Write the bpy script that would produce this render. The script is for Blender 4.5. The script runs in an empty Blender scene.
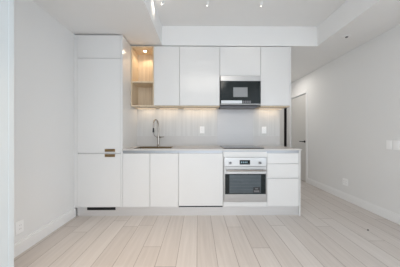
import bpy, bmesh, math
from mathutils import Vector, Matrix

sc = bpy.context.scene
R = math.radians
# ---------------------------------------------------------------- camera
cam_data = bpy.data.cameras.new('camera')
cam_data.sensor_width = 36.0
cam_data.lens = 36.0 * 185 / 400
cam_data.clip_start = 0.05
cam = bpy.data.objects.new('camera', cam_data)
sc.collection.objects.link(cam)
cam.location = (0, 0, 1.162)
cam.rotation_euler = (R(90), 0, R(-0.6))
sc.camera = cam
# ---------------------------------------------------------------- world
w = bpy.data.worlds.new('world'); sc.world = w; w.use_nodes = True
w.node_tree.nodes['Background'].inputs[0].default_value = (0.75, 0.86, 1.0, 1)
w.node_tree.nodes['Background'].inputs[1].default_value = 1.0
# ---------------------------------------------------------------- large lights

def area(name, loc, rot, sx, sy, watts, col, spread=180):
    l = bpy.data.lights.new(name, 'AREA'); l.shape = 'RECTANGLE'
    l.size = sx; l.size_y = sy; l.energy = watts; l.color = col; l.spread = R(spread)
    o = bpy.data.objects.new(name, l); sc.collection.objects.link(o)
    o.location = loc; o.rotation_euler = rot
    return o
area('window_daylight', (0.55, -3.62, 1.3), (R(90), 0, 0), 3.3, 2.2, 50, (0.90, 0.95, 1.0))
area('side_window_daylight', (2.72, -1.5, 1.35), (R(90), 0, R(90)), 2.2, 2.1, 36, (0.76, 0.89, 1.0))
area('hall_fill_light', (2.0, 4.5, 2.55), (0, 0, 0), .3, .3, 5, (1.0, 0.95, 0.88))  # added fill that lifts the dim hall, not a known fixture
area('left_floor_warm_fill', (-0.75, 1.45, 2.55), (0, R(-6), 0), .2, .2, 4.5, (1.0, 0.72, 0.45), 75)  # unseen warm fill, added to tint the floor on the left
area('overhead_fill_light', (0.2, -0.5, 2.86), (0, 0, 0), 1.4, 1.4, 32, (1.0, 0.93, 0.84))  # unseen fill added behind the camera to even out walls and floor
# ---------------------------------------------------------------- view
sc.view_settings.view_transform = 'Standard'
sc.view_settings.look = 'None'
sc.view_settings.gamma = 1
sc.view_settings.use_curve_mapping = False
sc.view_settings.exposure = 0.21
sc.cycles.max_bounces = 16
sc.cycles.diffuse_bounces = 10

# ================================================================ materials
MATS = {}
def mat(name, col, rough=0.5, metal=0.0, spec=0.5, noise=0.0, nscale=(5, 5, 5), bump=0.0, coat=0.0,
        emit=None, estr=0.0, trans=0.0):
    if name in MATS: return MATS[name]
    m = bpy.data.materials.new(name); m.use_nodes = True
    nt = m.node_tree; b = nt.nodes['Principled BSDF']
    b.inputs['Base Color'].default_value = (*col, 1)
    b.inputs['Roughness'].default_value = rough
    b.inputs['Metallic'].default_value = metal
    b.inputs['Specular IOR Level'].default_value = spec
    b.inputs['Coat Weight'].default_value = coat
    b.inputs['Transmission Weight'].default_value = trans
    if emit:
        b.inputs['Emission Color'].default_value = (*emit, 1)
        b.inputs['Emission Strength'].default_value = estr
    tc = nt.nodes.new('ShaderNodeTexCoord'); mp = nt.nodes.new('ShaderNodeMapping')
    mp.inputs['Scale'].default_value = nscale
    ns = nt.nodes.new('ShaderNodeTexNoise'); ns.inputs['Scale'].default_value = 1.0
    ns.inputs['Detail'].default_value = 4
    nt.links.new(tc.outputs['Object'], mp.inputs[0]); nt.links.new(mp.outputs[0], ns.inputs['Vector'])
    mx = nt.nodes.new('ShaderNodeMix'); mx.data_type = 'RGBA'
    mx.inputs['A'].default_value = (*[c * (1 - noise) for c in col], 1)
    mx.inputs['B'].default_value = (*[min(1, c * (1 + noise)) for c in col], 1)
    nt.links.new(ns.outputs['Fac'], mx.inputs['Factor'])
    nt.links.new(mx.outputs['Result'], b.inputs['Base Color'])
    if bump:
        bp = nt.nodes.new('ShaderNodeBump'); bp.inputs['Strength'].default_value = bump
        bp.inputs['Distance'].default_value = 0.002
        nt.links.new(ns.outputs['Fac'], bp.inputs['Height']); nt.links.new(bp.outputs[0], b.inputs['Normal'])
    MATS[name] = m
    return m

M_wall = mat('wall_paint', (0.80, 0.80, 0.797), 0.75, spec=0.2, noise=0.015, nscale=(2, 2, 2))
M_wallb = mat('wall_blue_grey', (0.66, 0.71, 0.735), 0.7, spec=0.2, noise=0.01)  # blue-grey tone, darker than the other walls
M_ceil = mat('ceiling_paint', (0.83, 0.828, 0.822), 0.85, spec=0.15, noise=0.01)
M_trim = mat('trim_paint', (0.85, 0.85, 0.85), 0.4, noise=0.01)
M_door = mat('door_paint', (0.66, 0.65, 0.63), 0.45, noise=0.01)
M_cab = mat('cabinet_white_lacquer', (0.755, 0.753, 0.748), 0.2, noise=0.008, nscale=(3, 3, 3))
M_cabin = mat('cabinet_carcass', (0.66, 0.655, 0.65), 0.6, noise=0.02)
M_steel = mat('brushed_steel', (0.56, 0.555, 0.55), 0.3, 0.95, noise=0.07, nscale=(4, 60, 260))
M_alu = mat('aluminium_channel', (0.45, 0.465, 0.49), 0.38, 0.9, noise=0.04, nscale=(2, 80, 200))
M_kick = mat('toe_kick_aluminium', (0.73, 0.725, 0.725), 0.38, 0.6, noise=0.12, nscale=(3, 60, 180))
M_chrome = mat('chrome', (0.40, 0.365, 0.33), 0.15, 1.0)
M_black = mat('black_plastic', (0.012, 0.013, 0.015), 0.4, noise=0.1)
M_glassb = mat('black_glass', (0.008, 0.013, 0.014), 0.10, spec=0.35)
M_hob = mat('cooktop_glass', (0.012, 0.012, 0.013), 0.08, spec=0.5)
M_win = mat('microwave_window_screen', (0.27, 0.28, 0.29), 0.35, noise=0.1, nscale=(300, 300, 300))
M_owin = mat('oven_window_glass', (0.08, 0.10, 0.115), 0.12, spec=0.5, noise=0.15, nscale=(6, 6, 10))
M_rack = mat('oven_rack_metal', (0.10, 0.12, 0.13), 0.3, 0.2)
M_bronze = mat('bronze_pull', (0.30, 0.20, 0.10), 0.35, 0.9, noise=0.15, nscale=(40, 40, 40))
M_plate = mat('white_plastic_plate', (0.93, 0.93, 0.93), 0.35, noise=0.005)
M_slot = mat('socket_slot', (0.08, 0.08, 0.08), 0.5)
M_button = mat('grey_buttons', (0.16, 0.16, 0.17), 0.4, noise=0.1)
M_reflection = mat('reflection_pale', (0.72, 0.76, 0.80), 0.3, noise=0.05)
M_digits = mat('display_digits', (0.2, 0.3, 0.35), 0.4, emit=(0.5, 0.75, 0.9), estr=0.2)
M_dark = mat('espresso_wood', (0.020, 0.013, 0.009), 0.6, noise=0.3, nscale=(30, 30, 2))
M_led = mat('warm_led', (1, 0.85, 0.6), 0.5, emit=(1, 0.70, 0.40), estr=1.3)
M_puck = mat('puck_lens', (1, 0.9, 0.75), 0.5, emit=(1, 0.80, 0.55), estr=14)
M_bulb = mat('spot_lens', (1, 0.95, 0.85), 0.5, emit=(1, 0.90, 0.75), estr=5)
M_quartz = mat('quartz_counter', (0.57, 0.545, 0.52), 0.22, noise=0.04, nscale=(25, 25, 25))

def wood_mat():
    m = bpy.data.materials.new('pale_oak_veneer'); m.use_nodes = True
    nt = m.node_tree; b = nt.nodes['Principled BSDF']
    tc = nt.nodes.new('ShaderNodeTexCoord'); mp = nt.nodes.new('ShaderNodeMapping')
    mp.inputs['Scale'].default_value = (38, 38, 1.6)
    ns = nt.nodes.new('ShaderNodeTexNoise'); ns.inputs['Scale'].default_value = 1; ns.inputs['Detail'].default_value = 5
    cr = nt.nodes.new('ShaderNodeValToRGB')
    cr.color_ramp.elements[0].position = 0.3; cr.color_ramp.elements[0].color = (0.62, 0.50, 0.355, 1)
    cr.color_ramp.elements[1].position = 0.7; cr.color_ramp.elements[1].color = (0.76, 0.64, 0.48, 1)
    nt.links.new(tc.outputs['Object'], mp.inputs[0]); nt.links.new(mp.outputs[0], ns.inputs['Vector'])
    nt.links.new(ns.outputs['Fac'], cr.inputs[0]); nt.links.new(cr.outputs[0], b.inputs['Base Color'])
    b.inputs['Roughness'].default_value = 0.45
    return m
M_wood = wood_mat()

def splash_mat():
    m = bpy.data.materials.new('vertical_veined_tile'); m.use_nodes = True
    nt = m.node_tree; b = nt.nodes['Principled BSDF']
    tc = nt.nodes.new('ShaderNodeTexCoord')
    mp = nt.nodes.new('ShaderNodeMapping'); mp.inputs['Scale'].default_value = (26, 1, 0.9)
    ns = nt.nodes.new('ShaderNodeTexNoise'); ns.inputs['Scale'].default_value = 1; ns.inputs['Detail'].default_value = 6
    mp2 = nt.nodes.new('ShaderNodeMapping'); mp2.inputs['Rotation'].default_value = (R(-90), 0, 0)
    cr = nt.nodes.new('ShaderNodeValToRGB')
    cr.color_ramp.elements[0].position = 0.34; cr.color_ramp.elements[0].color = (0.57, 0.57, 0.565, 1)
    cr.color_ramp.elements[1].position = 0.66; cr.color_ramp.elements[1].color = (0.64, 0.64, 0.635, 1)
    nt.links.new(tc.outputs['Object'], mp.inputs[0]); nt.links.new(mp.outputs[0], ns.inputs['Vector'])
    nt.links.new(ns.outputs['Fac'], cr.inputs[0]); nt.links.new(cr.outputs[0], b.inputs['Base Color'])
    b.inputs['Roughness'].default_value = 0.3
    return m
M_splash = splash_mat()
M_basin = mat('sink_basin_steel', (0.24, 0.17, 0.10), 0.35, 0.8, noise=0.1)
M_hobpanel = mat('satin_steel_panel', (0.56, 0.555, 0.56), 0.45, 0.25, noise=0.02, nscale=(2, 2, 60))
M_slab = mat('backsplash_upstand_stone', (0.57, 0.56, 0.555), 0.3, noise=0.03, nscale=(9, 9, 3))

def floor_mat():
    m = bpy.data.materials.new('pale_oak_planks'); m.use_nodes = True
    nt = m.node_tree; b = nt.nodes['Principled BSDF']; L = nt.links.new
    tc = nt.nodes.new('ShaderNodeTexCoord')
    br = nt.nodes.new('ShaderNodeTexBrick'); br.offset = 0.0
    br.inputs['Scale'].default_value = 1.0
    br.inputs['Brick Width'].default_value = 1.25; br.inputs['Row Height'].default_value = 0.185
    br.inputs['Mortar Size'].default_value = 0.0028; br.inputs['Mortar Smooth'].default_value = 0.2
    br.inputs['Color1'].default_value = (0.535, 0.49, 0.46, 1)
    br.inputs['Color2'].default_value = (0.605, 0.566, 0.538, 1)
    br.inputs['Mortar'].default_value = (0.30, 0.26, 0.235, 1)
    sx = nt.nodes.new('ShaderNodeSeparateXYZ'); L(tc.outputs['Object'], sx.inputs[0])
    def mth(op, a, b_=None):
        n = nt.nodes.new('ShaderNodeMath'); n.operation = op
        for i, v in enumerate((a, b_)):
            if v is None: continue
            if isinstance(v, (int, float)): n.inputs[i].default_value = v
            else: L(v, n.inputs[i])
        return n.outputs[0]
    xs = mth('ADD', sx.outputs['X'], 0.01 + .185 * 40)
    row = mth('FLOOR', mth('DIVIDE', xs, .185))
    wn = nt.nodes.new('ShaderNodeTexWhiteNoise'); wn.noise_dimensions = '1D'; L(row, wn.inputs['W'])
    cx = nt.nodes.new('ShaderNodeCombineXYZ')
    L(mth('ADD', mth('ADD', sx.outputs['Y'], 12.0), mth('MULTIPLY', wn.outputs['Value'], 1.25)), cx.inputs['X'])
    L(xs, cx.inputs['Y']); L(cx.outputs[0], br.inputs['Vector'])
    mp2 = nt.nodes.new('ShaderNodeMapping'); mp2.inputs['Scale'].default_value = (34, 1.7, 1)
    ns = nt.nodes.new('ShaderNodeTexNoise'); ns.inputs['Scale'].default_value = 1; ns.inputs['Detail'].default_value = 6
    ns.inputs['Distortion'].default_value = 0.6
    L(tc.outputs['Object'], mp2.inputs[0]); L(mp2.outputs[0], ns.inputs['Vector'])
    cr = nt.nodes.new('ShaderNodeValToRGB')
    cr.color_ramp.elements[0].position = 0.3; cr.color_ramp.elements[0].color = (0.93, 0.925, 0.92, 1)
    cr.color_ramp.elements[1].position = 0.7; cr.color_ramp.elements[1].color = (1.05, 1.05, 1.05, 1)
    L(ns.outputs['Fac'], cr.inputs[0])
    mx = nt.nodes.new('ShaderNodeMix'); mx.data_type = 'RGBA'; mx.blend_type = 'MULTIPLY'
    mx.inputs['Factor'].default_value = 1
    L(br.outputs['Color'], mx.inputs['A']); L(cr.outputs[0], mx.inputs['B'])
    L(mx.outputs['Result'], b.inputs['Base Color'])
    bp = nt.nodes.new('ShaderNodeBump'); bp.inputs['Strength'].default_value = 0.25; bp.inputs['Distance'].default_value = 0.002
    bp.invert = True
    L(br.outputs['Fac'], bp.inputs['Height']); L(bp.outputs[0], b.inputs['Normal'])
    b.inputs['Roughness'].default_value = 0.42
    return m
M_floor = floor_mat()

# ================================================================ mesh helpers
def add_box(bm, x0, x1, y0, y1, z0, z1):
    x0, x1 = sorted((x0, x1)); y0, y1 = sorted((y0, y1)); z0, z1 = sorted((z0, z1))
    v = [bm.verts.new(p) for p in ((x0, y0, z0), (x1, y0, z0), (x1, y1, z0), (x0, y1, z0),
                                   (x0, y0, z1), (x1, y0, z1), (x1, y1, z1), (x0, y1, z1))]
    for f in ((0, 3, 2, 1), (4, 5, 6, 7), (0, 1, 5, 4), (1, 2, 6, 5), (2, 3, 7, 6), (3, 0, 4, 7)):
        bm.faces.new([v[i] for i in f])

def add_cyl(bm, p0, p1, r0, r1=None, n=24, cap=True):
    r1 = r0 if r1 is None else r1
    p0 = Vector(p0); p1 = Vector(p1); d = (p1 - p0).normalized()
    u = d.orthogonal().normalized(); v = d.cross(u)
    rings = []
    for p, r in ((p0, r0), (p1, r1)):
        rings.append([bm.verts.new(p + (u * math.cos(a) + v * math.sin(a)) * r)
                      for a in [2 * math.pi * i / n for i in range(n)]])
    for i in range(n):
        j = (i + 1) % n
        bm.faces.new((rings[0][i], rings[0][j], rings[1][j], rings[1][i]))
    if cap:
        bm.faces.new(rings[0][::-1]); bm.faces.new(rings[1])

def add_tube(bm, pts, r, n=12):
    pts = [Vector(p) for p in pts]; rings = []
    side = Vector((1, 0, 0))
    for i, p in enumerate(pts):
        d = (pts[min(i + 1, len(pts) - 1)] - pts[max(i - 1, 0)]).normalized()
        u = (side - d * side.dot(d)).normalized(); v = d.cross(u)
        rr = r[i] if isinstance(r, (list, tuple)) else r
        rings.append([bm.verts.new(p + (u * math.cos(a) + v * math.sin(a)) * rr)
                      for a in [2 * math.pi * k / n for k in range(n)]])
    for a, b in zip(rings, rings[1:]):
        for i in range(n):
            j = (i + 1) % n
            bm.faces.new((a[i], a[j], b[j], b[i]))
    bm.faces.new(rings[0][::-1]); bm.faces.new(rings[-1])

def obj(name, bm, m, parent=None, bevel=0.0, smooth=False):
    bmesh.ops.recalc_face_normals(bm, faces=bm.faces)
    me = bpy.data.meshes.new(name)
    org = Vector(parent['_o']) if parent is not None and '_o' in parent else None
    if org is not None:
        bmesh.ops.translate(bm, verts=bm.verts, vec=-org)
    bm.to_mesh(me); bm.free()
    me.materials.append(m)
    o = bpy.data.objects.new(name, me); sc.collection.objects.link(o)
    if parent is not None: o.parent = parent
    if bevel:
        b = o.modifiers.new('bevel', 'BEVEL'); b.width = bevel; b.segments = 2; b.limit_method = 'ANGLE'
    if smooth:
        for p in me.polygons: p.use_smooth = True
        o.data.set_sharp_from_angle(angle=R(40))
    return o

def boxes(name, bl, m, parent=None, bevel=0.0):
    bm = bmesh.new()
    for b in bl: add_box(bm, *b)
    return obj(name, bm, m, parent, bevel)

def tag(o, label, cat, group=None):
    o['label'] = label; o['category'] = cat
    if group: o['group'] = group
    return o

def thing(name, label, cat, loc, group=None):
    o = bpy.data.objects.new(name, None); sc.collection.objects.link(o)
    o.location = loc; o['_o'] = tuple(loc); o.empty_display_size = 0.1
    return tag(o, label, cat, group)

def struct(name, bl, m, parent=None, bevel=0.0):
    o = boxes(name, bl, m, parent, bevel)
    if parent is None: o['kind'] = 'structure'
    return o

def sub(name, bl, m, parent_part, origin, bevel=0.0, smooth=False, bm=None):
    """a sub-part under a part whose mesh is already relative to origin"""
    if bm is None:
        bm = bmesh.new()
        for b in bl: add_box(bm, *b)
    bmesh.ops.translate(bm, verts=bm.verts, vec=-Vector(origin))
    return obj(name, bm, m, parent_part, bevel, smooth)

# ================================================================ room
XL, XR = -1.735, 2.575       # side walls
YW = -3.5                    # window wall behind the camera
YB = 3.225                   # kitchen back wall
YH = 5.35                    # far end of the hall
ZC, ZT = 2.556, 2.868        # dropped ceiling, raised ceiling
TX0, TX1, TY = -0.57, 1.904, 2.935

struct('floor', [(XL - .1, XR + .1, YW - .1, YH + .1, -0.06, 0)], M_floor)
struct('ceiling', [(XL - .1, TX0, YW - .1, YH + .1, ZC, ZT + .1),
                   (TX1, XR + .1, YW - .1, YH + .1, ZC, ZT + .1),
                   (TX0, TX1, TY, YH + .1, ZC, ZT + .1),
                   (TX0, TX1, YW - .1, TY, ZT, ZT + .1)], M_ceil)
struct('wall_left', [(XL - .1, XL, 1.30, YB, 0, ZC)], M_wall)
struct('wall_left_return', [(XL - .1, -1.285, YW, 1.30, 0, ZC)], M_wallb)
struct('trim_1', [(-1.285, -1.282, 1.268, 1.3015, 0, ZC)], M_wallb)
struct('wall_back', [(XL - .1, 1.430, YB, YB + .14, 0, ZC)], M_wall)
struct('wall_hall', [(1.290, 1.430, YB + .14, YH, 0, ZC)], M_wall)
DY0, DY1, DZ = 4.385, 5.13, 2.13
struct('wall_right', [(XR, XR + .1, YW, -2.6, 0, ZC), (XR, XR + .1, -.4, DY0, 0, ZC),
                      (XR, XR + .1, -2.6, -.4, 0, .3), (XR, XR + .1, -2.6, -.4, 2.4, ZC), (XR, XR + .1, DY1, YH, 0, ZC),
                      (XR, XR + .1, DY0, DY1, DZ, ZC)], M_wall)
struct('wall_far', [(1.43, 1.60, YH, YH + .1, 0, ZC), 
                    (1.60, XR, YH, YH + .1, 2.13, ZC)], M_wall)
WX0, WX1, WZ0, WZ1 = -1.1, 2.2, 0.2, 2.4
struct('wall_window_side', [(XL, WX0, YW - .1, YW, 0, ZC), (WX1, XR, YW - .1, YW, 0, ZC),
                            (WX0, WX1, YW - .1, YW, 0, WZ0), (WX0, WX1, YW - .1, YW, WZ1, ZC),
                            (TX0, TX1, YW - .1, YW, ZC, ZT)], M_wall)
struct('window_1', [(WX0, WX1, YW - .07, YW - .02, WZ0, WZ0 + .05), (WX0, WX1, YW - .07, YW - .02, WZ1 - .05, WZ1)] +
       [(x - .025, x + .025, YW - .07, YW - .02, WZ0, WZ1) for x in (WX0 + .025, 0.0, 1.1, WX1 - .025)], M_trim)

struct('window_2', [(XR + .02, XR + .07, -2.6, -.4, .3, .35), (XR + .02, XR + .07, -2.6, -.4, 2.35, 2.4)] +
       [(XR + .02, XR + .07, y - .025, y + .025, .35, 2.35) for y in (-2.575, -1.5, -.425)], M_trim)

def baseboard(name, bl_low, bl_top):
    return struct(name, bl_low + bl_top, M_trim, None, 0.002)
baseboard('baseboard_left', [(XL, XL + .024, 1.30, 2.615, 0, .105)], [(XL, XL + .015, 1.30, 2.615, .105, .125)])
baseboard('baseboard_right', [(XR - .015, XR, YW, DY0 - .055, 0, .105)], [(XR - .009, XR, YW, DY0 - .055, .105, .125)])

# bedroom-side door in the right wall
d1 = struct('door_1', [(XR + .020, XR + .060, DY0 + .012, DY1 - .012, .008, DZ - .012)], M_door, None, 0.002)
bm = bmesh.new()
add_cyl(bm, (XR + .020, 4.47, .965), (XR + .010, 4.47, .965), .027)
add_cyl(bm, (XR + .012, 4.47, .965), (XR - .038, 4.47, .965), .011)
add_box(bm, XR - .046, XR - .032, 4.46, 4.60, .955, .975)
obj('door_handle', bm, M_black, d1, 0.001)
struct('trim_2', [(XR - .012, XR, DY0 - .055, DY0, 0, DZ + .055), (XR - .012, XR, DY1, DY1 + .055, 0, DZ + .055),
                  (XR - .012, XR, DY0, DY1, DZ, DZ + .055)], M_trim, None, 0.002)
struct('door_2', [(1.61, 2.505, YH + .01, YH + .05, .006, 2.12)], M_door, None, 0.002)   # closet door, slid slightly open
struct('wall_closet', [(1.5, 2.65, YH + .7, YH + .75, 0, 2.2), (1.5, 1.55, YH + .1, YH + .7, 0, 2.2),
                       (2.60, 2.65, YH + .1, YH + .7, 0, 2.2), (1.5, 2.65, YH + .1, YH + .75, 2.2, 2.25),
                       (1.5, 2.65, YH + .1, YH + .75, -.05, 0)], M_dark)

# ================================================================ ceiling fittings
def spot(x, y, label, aim):
    t = thing('ceiling_spotlight', label, 'spotlight', (x, y, ZT), 'spotlights on the raised ceiling')
    bm = bmesh.new(); add_cyl(bm, (x, y, ZT - .006), (x, y, ZT), .020, .021)
    obj('canopy', bm, M_trim, t, 0.002, True)
    bm = bmesh.new(); add_cyl(bm, (x, y, ZT - .018), (x, y, ZT - .005), .005, n=12)
    obj('stem', bm, M_trim, t, 0, True)
    a = Vector(aim).normalized(); c = Vector((x, y, ZT - .026))
    bm = bmesh.new(); add_cyl(bm, c - a * .020, c + a * .020, .011, .012)
    h = obj('lamp_head', bm, M_trim, t, 0.003, True)
    bm = bmesh.new(); add_cyl(bm, c + a * .0195, c + a * .0215, .009, .009)
    obj('lens', bm, M_bulb, t)
    l = bpy.data.lights.new('spot_beam', 'SPOT'); l.energy = 1.2; l.color = (1, .88, .72)
    l.spot_size = R(85); l.spot_blend = 0.7; l.shadow_soft_size = .02
    o = bpy.data.objects.new('spot_beam', l); sc.collection.objects.link(o)
    o.parent = t; o.location = c + a * .035 - Vector((x, y, ZT))
    o.rotation_euler = a.to_track_quat('-Z', 'Y').to_euler()
spot(-0.454, 2.40, 'white ceiling spotlight at the left, nearest the lit step in the ceiling', (-.75, -.25, -.5))
spot(0.123, 2.40, 'middle white ceiling spotlight, above the wide wall cabinet', (-.35, .35, -.8))
spot(0.824, 2.40, 'white ceiling spotlight at the right, in front of the microwave', (-.1, .45, -.8))

t = thing('smoke_sensor', 'small round white detector on the lowered ceiling near the right wall', 'detector', (2.13, 2.63, ZC))
bm = bmesh.new(); add_cyl(bm, (2.13, 2.63, ZC - .008), (2.13, 2.63, ZC), .050, .053)
obj('base_ring', bm, M_trim, t, 0.002, True)
bm = bmesh.new(); add_cyl(bm, (2.13, 2.63, ZC - .020), (2.13, 2.63, ZC - .008), .014, .020)
obj('sensor_cap', bm, M_button, t, 0.002, True)

# ================================================================ base run
YF = 2.600                    # door faces
DT = .020                     # door thickness
CB = YB - .001                # back of carcasses
g = .0025                     # half a seam
KZ = .130                     # toe kick height
def front(x0, x1, z0, z1, y=YF):
    return (x0 + g, x1 - g, y, y + DT, z0 + g, z1 - g)

# tall cabinet
org = (-1.39, 2.9, KZ)
t = thing('tall_cabinet', 'tall white floor to ceiling cabinet with bronze pulls, in the left corner', 'cabinet', org)
boxes('body', [(-1.68, -1.082, YF + DT + .002, CB, KZ, 2.538)], M_cabin, t)
boxes('side_panel', [(-1.081, -1.057, YF, CB, KZ, 2.538)], M_cab, t, 0.001)
boxes('filler_strip', [(XL + .001, -1.6825, YF + .002, YF + .03, 0.127, 2.538)], M_cab, t, 0.001)
boxes('door', [front(-1.683, -1.081, 2.215, 2.538)], M_cab, t, 0.0015)
d = boxes('door', [front(-1.683, -1.081, .888, 2.215)], M_cab, t, 0.0015)
sub('handle', [(-1.30, -1.16, YF - .012, YF, .908, .946)], M_bronze, d, org, 0.002)
d = boxes('door', [front(-1.683, -1.081, KZ, .882)], M_cab, t, 0.0015)
sub('handle', [(-1.30, -1.16, YF - .012, YF, .835, .874)], M_bronze, d, org, 0.002)

# toe kick
org = (0, YF + .04, 0)
t = thing('toe_kick', 'continuous brushed metal toe kick along the bottom of the kitchen run', 'toe kick', org)
boxes('plinth', [(-1.70, 1.429, YF + .025, YF + .045, 0, KZ - .003)], M_kick, t)
gr = boxes('ventilation_grille', [(-1.562, -1.165, YF + .019, YF + .025, .083, .122)], M_black, t, 0.001)
sub('slat', [(-1.556, -1.171, YF + .016, YF + .019, z, z + .003) for z in (.090, .100, .110)], M_black, gr, org)

# sink cabinet
TOP = .885
org = (-.666, 2.9, KZ)
t = thing('sink_cabinet', 'white two door base cabinet under the sink, beside the tall cabinet', 'cabinet', org)
boxes('body', [(-1.056, -1.04, YF + DT + .002, CB, KZ, .922), (-.291, -.276, YF + DT + .002, CB, KZ, .922),
               (-1.04, -.291, YF + DT + .002, CB, KZ, KZ + .016)], M_cabin, t)
boxes('door', [front(-1.056, -.675, KZ, TOP)], M_cab, t, 0.0015)
boxes('door', [front(-.675, -.276, KZ, TOP)], M_cab, t, 0.0015)
boxes('finger_channel', [(-1.056, -.276, YF + .014, YF + DT + .002, TOP, .922)], M_alu, t)

# dishwasher
org = (.037, 2.9, KZ)
t = thing('dishwasher', 'white panelled dishwasher between the sink cabinet and the oven', 'dishwasher', org)
boxes('body', [(-.270, .344, YF + DT + .002, CB - .03, KZ + .02, .920)], M_cabin, t)
boxes('door', [front(-.276, .351, KZ + .012, TOP)], M_cab, t, 0.0015)
boxes('finger_channel', [(-.274, .349, YF + .014, YF + DT + .001, TOP, .922)], M_alu, t)
boxes('base_gap_dark', [(-.270, .346, YF + .006, YF + DT, KZ - .003, KZ + .011)], M_black, t)  # black strip put in for the dark gap below the door

# oven housing
org = (.662, 2.9, KZ)
t = thing('oven_cabinet', 'white oven housing cabinet with plain filler strips above and below the oven', 'cabinet', org)
boxes('side_panel', [(.353, .364, YF + .021, CB, KZ, .922)], M_cab, t)
boxes('side_panel', [(.963, .971, YF + .021, CB, KZ, .922)], M_cab, t)
boxes('bottom_board', [(.364, .963, YF + .021, CB, KZ + .002, .198)], M_cab, t)
boxes('top_board', [(.364, .963, YF + .021, CB, .836, .922)], M_cab, t)
boxes('filler_strip', [(.354, .971, YF, YF + .02, .831, .905)], M_cab, t, 0.001)
boxes('filler_strip', [(.354, .971, YF, YF + .02, KZ + .003, .199)], M_cab, t, 0.001)
boxes('finger_channel', [(.354, .971, YF + .008, YF + .02, .906, .922)], M_alu, t)

# oven
OX0, OX1 = .371, .956
OY = YF - .018
org = (.663, 2.9, .2)
t = thing('built_in_oven', 'stainless steel built-in oven with dark glass door under the cooktop', 'oven', org)
boxes('body', [(OX0, OX1, YF + .004, CB - .05, .201, .829)], M_cabin, t)
cp = boxes('control_panel', [(OX0 - .006, OX1 + .006, OY, YF + .003, .700, .826)], M_steel, t, 0.002)
dp = sub('display', [(.581, .728, OY - .0015, OY, .728, .790)], M_glassb, cp, org)
dg = [(.600 + i * .026, .612 + i * .026, OY - .0022, OY - .0016, .748, .770) for i in range(4)]
sub('digits', dg, M_digits, cp, org)
for x in (.452, .868):
    bm = bmesh.new(); add_cyl(bm, (x, OY, .752), (x, OY - .006, .752), .026, .025)
    k0 = sub('knob', None, M_steel, cp, org, 0.001, True, bm)
    bm = bmesh.new(); add_cyl(bm, (x, OY - .006, .752), (x, OY - .026, .752), .0165, .015)
    k1 = sub('knob', None, M_button, cp, org, 0.002, True, bm)
dr = boxes('door', [(OX0 - .006, OX1 + .006, OY, YF + .003, .596, .694),
                    (OX0 - .006, OX1 + .006, OY, YF + .003, .205, .312),
                    (OX0 - .006, OX0 + .006, OY, YF + .003, .312, .596),
                    (OX1 - .006, OX1 + .006, OY, YF + .003, .312, .596)], M_steel, t, 0.0015)
sub('door_glass', [(OX0 + .006, OX1 - .006, OY + .001, OY + .006, .312, .596)], M_glassb, dr, org)
sub('door_window', [(.438, .880, OY - .0004, OY + .001, .325, .585)], M_owin, dr, org)
sub('rack', [(.445, .873, OY - .0012, OY - .0004, z, z + .004) for z in (.375, .420, .465, .510, .555)], M_rack, dr, org)
sub('sticker', [(.770, .868, OY - .0022, OY - .0012, .335, .412)], M_black, dr, org)
sub('sticker_print', [(.782, .856, OY - .0028, OY - .0022, .343, .366), (.800, .838, OY - .0028, OY - .0022, .380, .398)],
    M_button, dr, org)
bm = bmesh.new()
add_cyl(bm, (.392, OY - .045, .650), (.935, OY - .045, .650), .010)
for x in (.425, .902): add_cyl(bm, (x, OY, .650), (x, OY - .045, .650), .007, n=12)
sub('handle', None, M_chrome, dr, org, 0, True, bm)

# drawer unit
org = (1.2, 2.9, KZ)
t = thing('drawer_cabinet', 'white three drawer base cabinet at the right end of the run', 'cabinet', org)
boxes('body', [(.973, 1.428, YF + DT + .002, CB, KZ, .922)], M_cabin, t)
boxes('drawer', [front(.973, 1.427, .735, TOP)], M_cab, t, 0.0015)
boxes('drawer', [front(.973, 1.427, .544, .735)], M_cab, t, 0.0015)
boxes('drawer', [front(.973, 1.427, KZ, .526)], M_cab, t, 0.0015)
boxes('finger_channel', [(.973, 1.428, YF + .014, YF + DT + .002, TOP, .922)], M_alu, t)
boxes('finger_channel', [(.975, 1.427, YF + .008, YF + DT + .002,   .527, .544)], M_kick, t)
tag(boxes('end_panel', [(1.430, 1.446, YF - .003, CB, 0, .922)], M_cab, None, 0.001),
    'white vertical end panel closing the right side of the base cabinets', 'panel')

# countertop with the sink cut out
SX0, SX1, SY0, SY1 = -.945, -.40, 2.70, 3.08
CY = YF - .02
tag(boxes('countertop', [(-1.055, 1.453, CY, SY0, .924, .945), (-1.055, 1.453, SY1, CB - .012, .924, .945),
                         (-1.055, SX0, SY0, SY1, .924, .945), (SX1, 1.453, SY0, SY1, .924, .945)], M_quartz),
    'thin beige grey stone countertop running from the tall cabinet to the end panel', 'countertop')

# sink
org = ((SX0 + SX1) / 2, (SY0 + SY1) / 2, .73)
t = thing('kitchen_sink', 'undermounted stainless steel sink bowl sunk in the countertop', 'sink', org)
e = .003
boxes('basin', [(SX0 + .001, SX1 - .001, SY0 + .001, SY1 - .001, .73, .733),
                (SX0 + .001, SX0 + .006, SY0 + .001, SY1 - .001, .733, .944), (SX1 - .006, SX1 - .001, SY0 + .001, SY1 - .001, .733, .944),
                (SX0 + .006, SX1 - .006, SY0 + .001, SY0 + .006, .733, .944), (SX0 + .006, SX1 - .006, SY1 - .006, SY1 - .001, .733, .944)], M_basin, t)
bm = bmesh.new(); add_cyl(bm, (org[0], org[1], .733), (org[0], org[1], .737), .045)
obj('drain', bm, M_chrome, t, 0.001, True)

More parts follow.
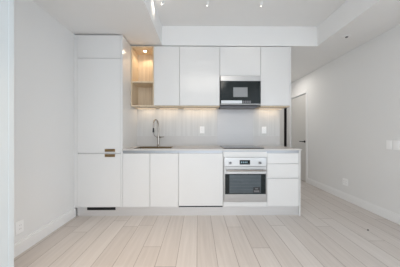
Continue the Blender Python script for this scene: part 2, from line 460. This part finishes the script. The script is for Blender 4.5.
# faucet
fx, fy = -.672, 3.13
org = (fx, fy, .945)
t = thing('kitchen_faucet', 'tall chrome gooseneck pull-down faucet behind the sink', 'faucet', org)
bm = bmesh.new(); add_cyl(bm, (fx, fy, .9455), (fx, fy, .954), .027, .025); add_cyl(bm, (fx, fy, .954), (fx, fy, 1.11), .017)
obj('body', bm, M_chrome, t, 0.002, True)
pts = [(fx, fy, 1.10), (fx, fy, 1.30)]
for i in range(1, 17):
    a = math.pi * i / 16
    s = (1 - math.cos(a)) / 2
    pts.append((fx - .035 * s, fy - .19 * s, 1.30 + .088 * math.sin(a)))
pts.append((fx - .035, fy - .19, 1.25))
bm = bmesh.new(); add_tube(bm, pts, .0105)
sp = obj('spout', bm, M_chrome, t, 0, True)
bm = bmesh.new(); add_cyl(bm, (fx - .035, fy - .19, 1.18), (fx - .035, fy - .19, 1.25), .016, .012)
sub('spray_head', None, M_black, sp, org, 0.001, True, bm)
bm = bmesh.new()
add_tube(bm, [(fx - .035, fy - .185, 1.185), (fx - .03, fy - .16, 1.13), (fx - .01, fy - .06, 1.10), (fx, fy, 1.095)], .0045, 8)
obj('docking_arm', bm, M_chrome, t, 0, True)
bm = bmesh.new()
add_cyl(bm, (fx + .014, fy, 1.10), (fx + .038, fy, 1.10), .013)
add_cyl(bm, (fx + .036, fy, 1.10), (fx + .098, fy - .01, 1.106), .0075, .006, 12)
obj('lever', bm, M_chrome, t, 0.001, True)

# cooktop
org = (.663, 2.92, .945)
t = thing('cooktop', 'flat black glass cooktop set on the countertop above the oven', 'cooktop', org)
boxes('glass_top', [(.368, .948, 2.645, 3.165, .9455, .957)], M_hob, t, 0.001)
for (x, y, r) in ((.52, 2.80, .09), (.80, 2.80, .075), (.52, 3.03, .075), (.80, 3.03, .09)):
    bm = bmesh.new()
    n = 40
    vi = [bm.verts.new((x + (r - .003) * math.cos(6.2832 * i / n), y + (r - .003) * math.sin(6.2832 * i / n), .9574)) for i in range(n)]
    vo = [bm.verts.new((x + r * math.cos(6.2832 * i / n), y + r * math.sin(6.2832 * i / n), .9574)) for i in range(n)]
    for i in range(n):
        j = (i + 1) % n; bm.faces.new((vi[i], vo[i], vo[j], vi[j]))
    obj('burner_ring', bm, M_slot, t)

# backsplash
org = (0.2, YB - .005, .945)
t = thing('backsplash', 'pale grey backsplash with vertical veining between counter and wall cabinets', 'backsplash', org)
boxes('tile_panel', [(-1.056, 1.428, YB - .009, YB - .001, 1.119, 1.586)], M_splash, t)
boxes('lower_slab', [(-1.056, 1.428, YB - .012, YB - .001, .946, 1.1185)], M_slab, t, 0.001)

tag(boxes('splash_panel', [(.330, .958, YB - .0155, YB - .0125, .947, 1.600)], M_hobpanel, None, 0.0005),
    'plain satin grey splash panel on the wall between cooktop and microwave', 'splash panel')

# ================================================================ wall cabinets
UF = 2.915; UZ0, UZ1 = 1.589, 2.536
UCB = YB - .001
def led(x0, x1, t, org, watts):
    b = boxes('light_bar', [(x0, x1, 3.115, 3.145, UZ0 - .010, UZ0)], M_alu, t)
    sub('diffuser', [(x0 + .004, x1 - .004, 3.119, 3.141, UZ0 - .012, UZ0 - .010)], M_led, b, org)
    o = area('under_cabinet_glow', (0, 0, 0), (0, 0, 0), x1 - x0 - .01, .02, watts, (1, .77, .52))
    o.parent = t; o.location = Vector(((x0 + x1) / 2, 3.13, UZ0 - .014)) - Vector(org)
    o.rotation_euler = (R(12), 0, 0)

# open oak niche
org = (-.885, 3.07, UZ0)
t = thing('open_shelf_unit', 'open pale oak niche shelf with two compartments beside the tall cabinet', 'shelf unit', org)
x0, x1 = -1.054, -.696
boxes('side_panel', [(x0, x0 + .016, UF, UCB, UZ0, UZ1)], M_wood, t, 0.001)
boxes('side_panel', [(x1 - .016, x1, UF, UCB, UZ0, UZ1)], M_wood, t, 0.001)
boxes('back_panel', [(x0 + .016, x1 - .016, UCB - .012, UCB, UZ0 + .018, UZ1 - .018)], M_wood, t)
boxes('top_board', [(x0 + .016, x1 - .016, UF, UCB, UZ1 - .018, UZ1)], M_wood, t)
boxes('shelf', [(x0 + .016, x1 - .016, UF + .002, UCB - .012, 1.962, 1.984)], M_wood, t, 0.001)
boxes('bottom_board', [(x0 + .016, x1 - .016, UF, UCB, UZ0, UZ0 + .018)], M_wood, t)
bm = bmesh.new(); add_cyl(bm, (-.872, 3.05, UZ1 - .018), (-.872, 3.05, UZ1 - .024), .034)
pk = obj('puck_light', bm, M_trim, t, 0.001, True)
bm = bmesh.new(); add_cyl(bm, (-.872, 3.05, UZ1 - .024), (-.872, 3.05, UZ1 - .026), .024)
sub('lens', None, M_puck, pk, org, 0, False, bm)
l = bpy.data.lights.new('puck_glow', 'SPOT'); l.energy = 3.8; l.color = (1, .80, .56); l.shadow_soft_size = .02
l.spot_size = R(150); l.spot_blend = .6
o = bpy.data.objects.new('puck_glow', l); sc.collection.objects.link(o); o.parent = t
o.location = Vector((-.872, 3.05, UZ1 - .030)) - Vector(org)
led(x0 + .03, x1 - .01, t, org, 0.22)

def wall_cab(x0, x1, z0, label, light=None, endp=False):
    org = ((x0 + x1) / 2, 3.07, z0)
    t = thing('wall_cabinet', label, 'cabinet', org, 'white wall cabinets above the counter')
    xe = x1 - (.018 if endp else 0)
    boxes('body', [(x0 + .001, xe - .001, UF + DT + .002, UCB, z0 + .012, UZ1)], M_cabin, t)
    boxes('bottom_board', [(x0 + .001, xe - .001, UF + (.002 if z0 == UZ0 else .024), UCB, z0, z0 + .011)], M_wood, t)
    boxes('door', [front(x0, xe, z0 + (.013 if z0 == UZ0 else 0), UZ1, UF)], M_cab, t, 0.0015)
    if endp:
        boxes('end_panel', [(xe, x1, UF - .002, UCB, z0, UZ1)], M_cab, t, 0.001)
    if light:
        led(x0 + light[0], xe - light[1], t, org, light[2])
wall_cab(-.694, -.291, UZ0, 'narrow white wall cabinet right beside the open oak niche', (.04, .04, 0.25))
wall_cab(-.291, .343, UZ0, 'wide white wall cabinet directly left of the microwave', (.04, .03, 0.4))
wall_cab(.343, .989, 2.072, 'short white wall cabinet directly above the microwave')
wall_cab(.989, 1.472, UZ0, 'tall narrow white wall cabinet at the right end, beside the microwave', (.04, .03, 0.3), True)

# microwave
MF = UF - .022
mx0, mx1 = .350, .983
org = ((mx0 + mx1) / 2, 3.07, 1.612)
t = thing('microwave', 'over-the-range microwave with black glass front and stainless top band', 'microwave', org)
boxes('body', [(mx0, mx1, UF + .012, UCB, 1.618, 2.066)], M_black, t)
boxes('top_band', [(mx0, mx1, MF - .004, UF + .011, 1.985, 2.066)], M_steel, t, 0.003)
dr = boxes('door', [(mx0, mx1, MF, UF + .011, 1.629, 1.984)], M_glassb, t, 0.003)
sub('window', [(.552, .777, MF - .0010, MF, 1.735, 1.885)], M_win, dr, org)
cp = boxes('reflection_strip', [(.362, .690, MF - .0016, MF - .0001, 1.634, 1.680)], M_reflection, t, 0.0005)  # pale strip modelled for a reflection in the microwave glass
boxes('button_pad', [(.700 + i * .034, .726 + i * .034, MF - .0016, MF - .0001, 1.638, 1.676) for i in range(4)], M_button, t)
boxes('bottom_band', [(mx0, mx1, MF - .003, UF + .011, 1.618, 1.628)], M_steel, t, 0.002)
boxes('hood_filter', [(.36, .96, 3.00, 3.19, 1.580, 1.618)], M_button, t, 0.001)

# ================================================================ sockets and switches
def plate_back(x, z, label, cat='outlet'):
    org = (x, YB - .010, z)
    t = thing('wall_outlet', label, cat, org, 'outlets on the backsplash')
    y = YB - .009
    boxes('cover_plate', [(x - .040, x + .040, y - .006, y - .0002, z - .060, z + .060)], M_plate, t, 0.002)
    r = boxes('receptacle', [(x - .018, x + .018, y - .008, y - .006, z - .034, z + .034)], M_plate, t, 0.001)
    sl = []
    for zc in (z - .017, z + .017):
        sl += [(x - .008, x - .006, y - .0086, y - .008, zc - .005, zc + .005), (x + .006, x + .008, y - .0086, y - .008, zc - .005, zc + .005)]
    for q in sl: sub('slot', [q], M_slot, r, org)
plate_back(.071, 1.225, 'white outlet on the backsplash under the wide wall cabinet')
plate_back(1.150, 1.222, 'white outlet on the backsplash right of the microwave')

def plate_side(x, s, y, z, w, label, cat, name, kinds, group=None):
    """s = +1 for a plate on the left wall facing +x, -1 for the right wall"""
    org = (x, y, z)
    t = thing(name, label, cat, org, group)
    boxes('cover_plate', [(x, x + s * .006, y - w / 2, y + w / 2, z - .060, z + .060)], M_plate, t, 0.002)
    n = len(kinds)
    for i, k in enumerate(kinds):
        yc = y + (i - (n - 1) / 2) * .046
        r = boxes('rocker' if k == 'rocker' else 'receptacle',
                  [(x + s * .006, x + s * .009, yc - .017, yc + .017, z - .034, z + .034)], M_plate, t, 0.001)
        if k == 'socket':
            sl = []
            for zc in (z - .017, z + .017):
                sl += [(x + s * .009, x + s * .0096, yc + q - .001, yc + q + .001, zc - .005, zc + .005) for q in (-.007, .007)]
            for q in sl: sub('slot', [q], M_slot, r, org)
plate_side(XL, 1, 1.815, .255, .078, 'white outlet low on the left wall near the baseboard', 'outlet', 'wall_outlet', ['socket'])
plate_side(XR, -1, 3.205, .315, .116, 'white double outlet low on the right wall', 'outlet', 'wall_outlet', ['socket', 'socket'])
plate_side(XR, -1, 2.463, 1.010, .072, 'white wall switch on the right wall, the one further from the camera', 'switch', 'light_switch', ['rocker'], 'switches on the right wall')
plate_side(XR, -1, 2.375, 1.010, .072, 'white wall switch at the right photo edge, the nearer one', 'switch', 'light_switch', ['rocker'], 'switches on the right wall')

# small door stop on the floor
t = thing('door_stop', 'tiny dark round stop on the pale floor near the right wall', 'door stop', (2.04, 2.20, 0))
bm = bmesh.new(); add_cyl(bm, (2.04, 2.20, 0.0), (2.04, 2.20, .004), .011)
obj('base_disc', bm, M_button, t, 0.001, True)
bm = bmesh.new(); add_cyl(bm, (2.04, 2.20, .004), (2.04, 2.20, .012), .007, .005)
obj('rubber_tip', bm, M_black, t, 0.002, True)

for o in sc.objects:
    if '_o' in o: del o['_o']
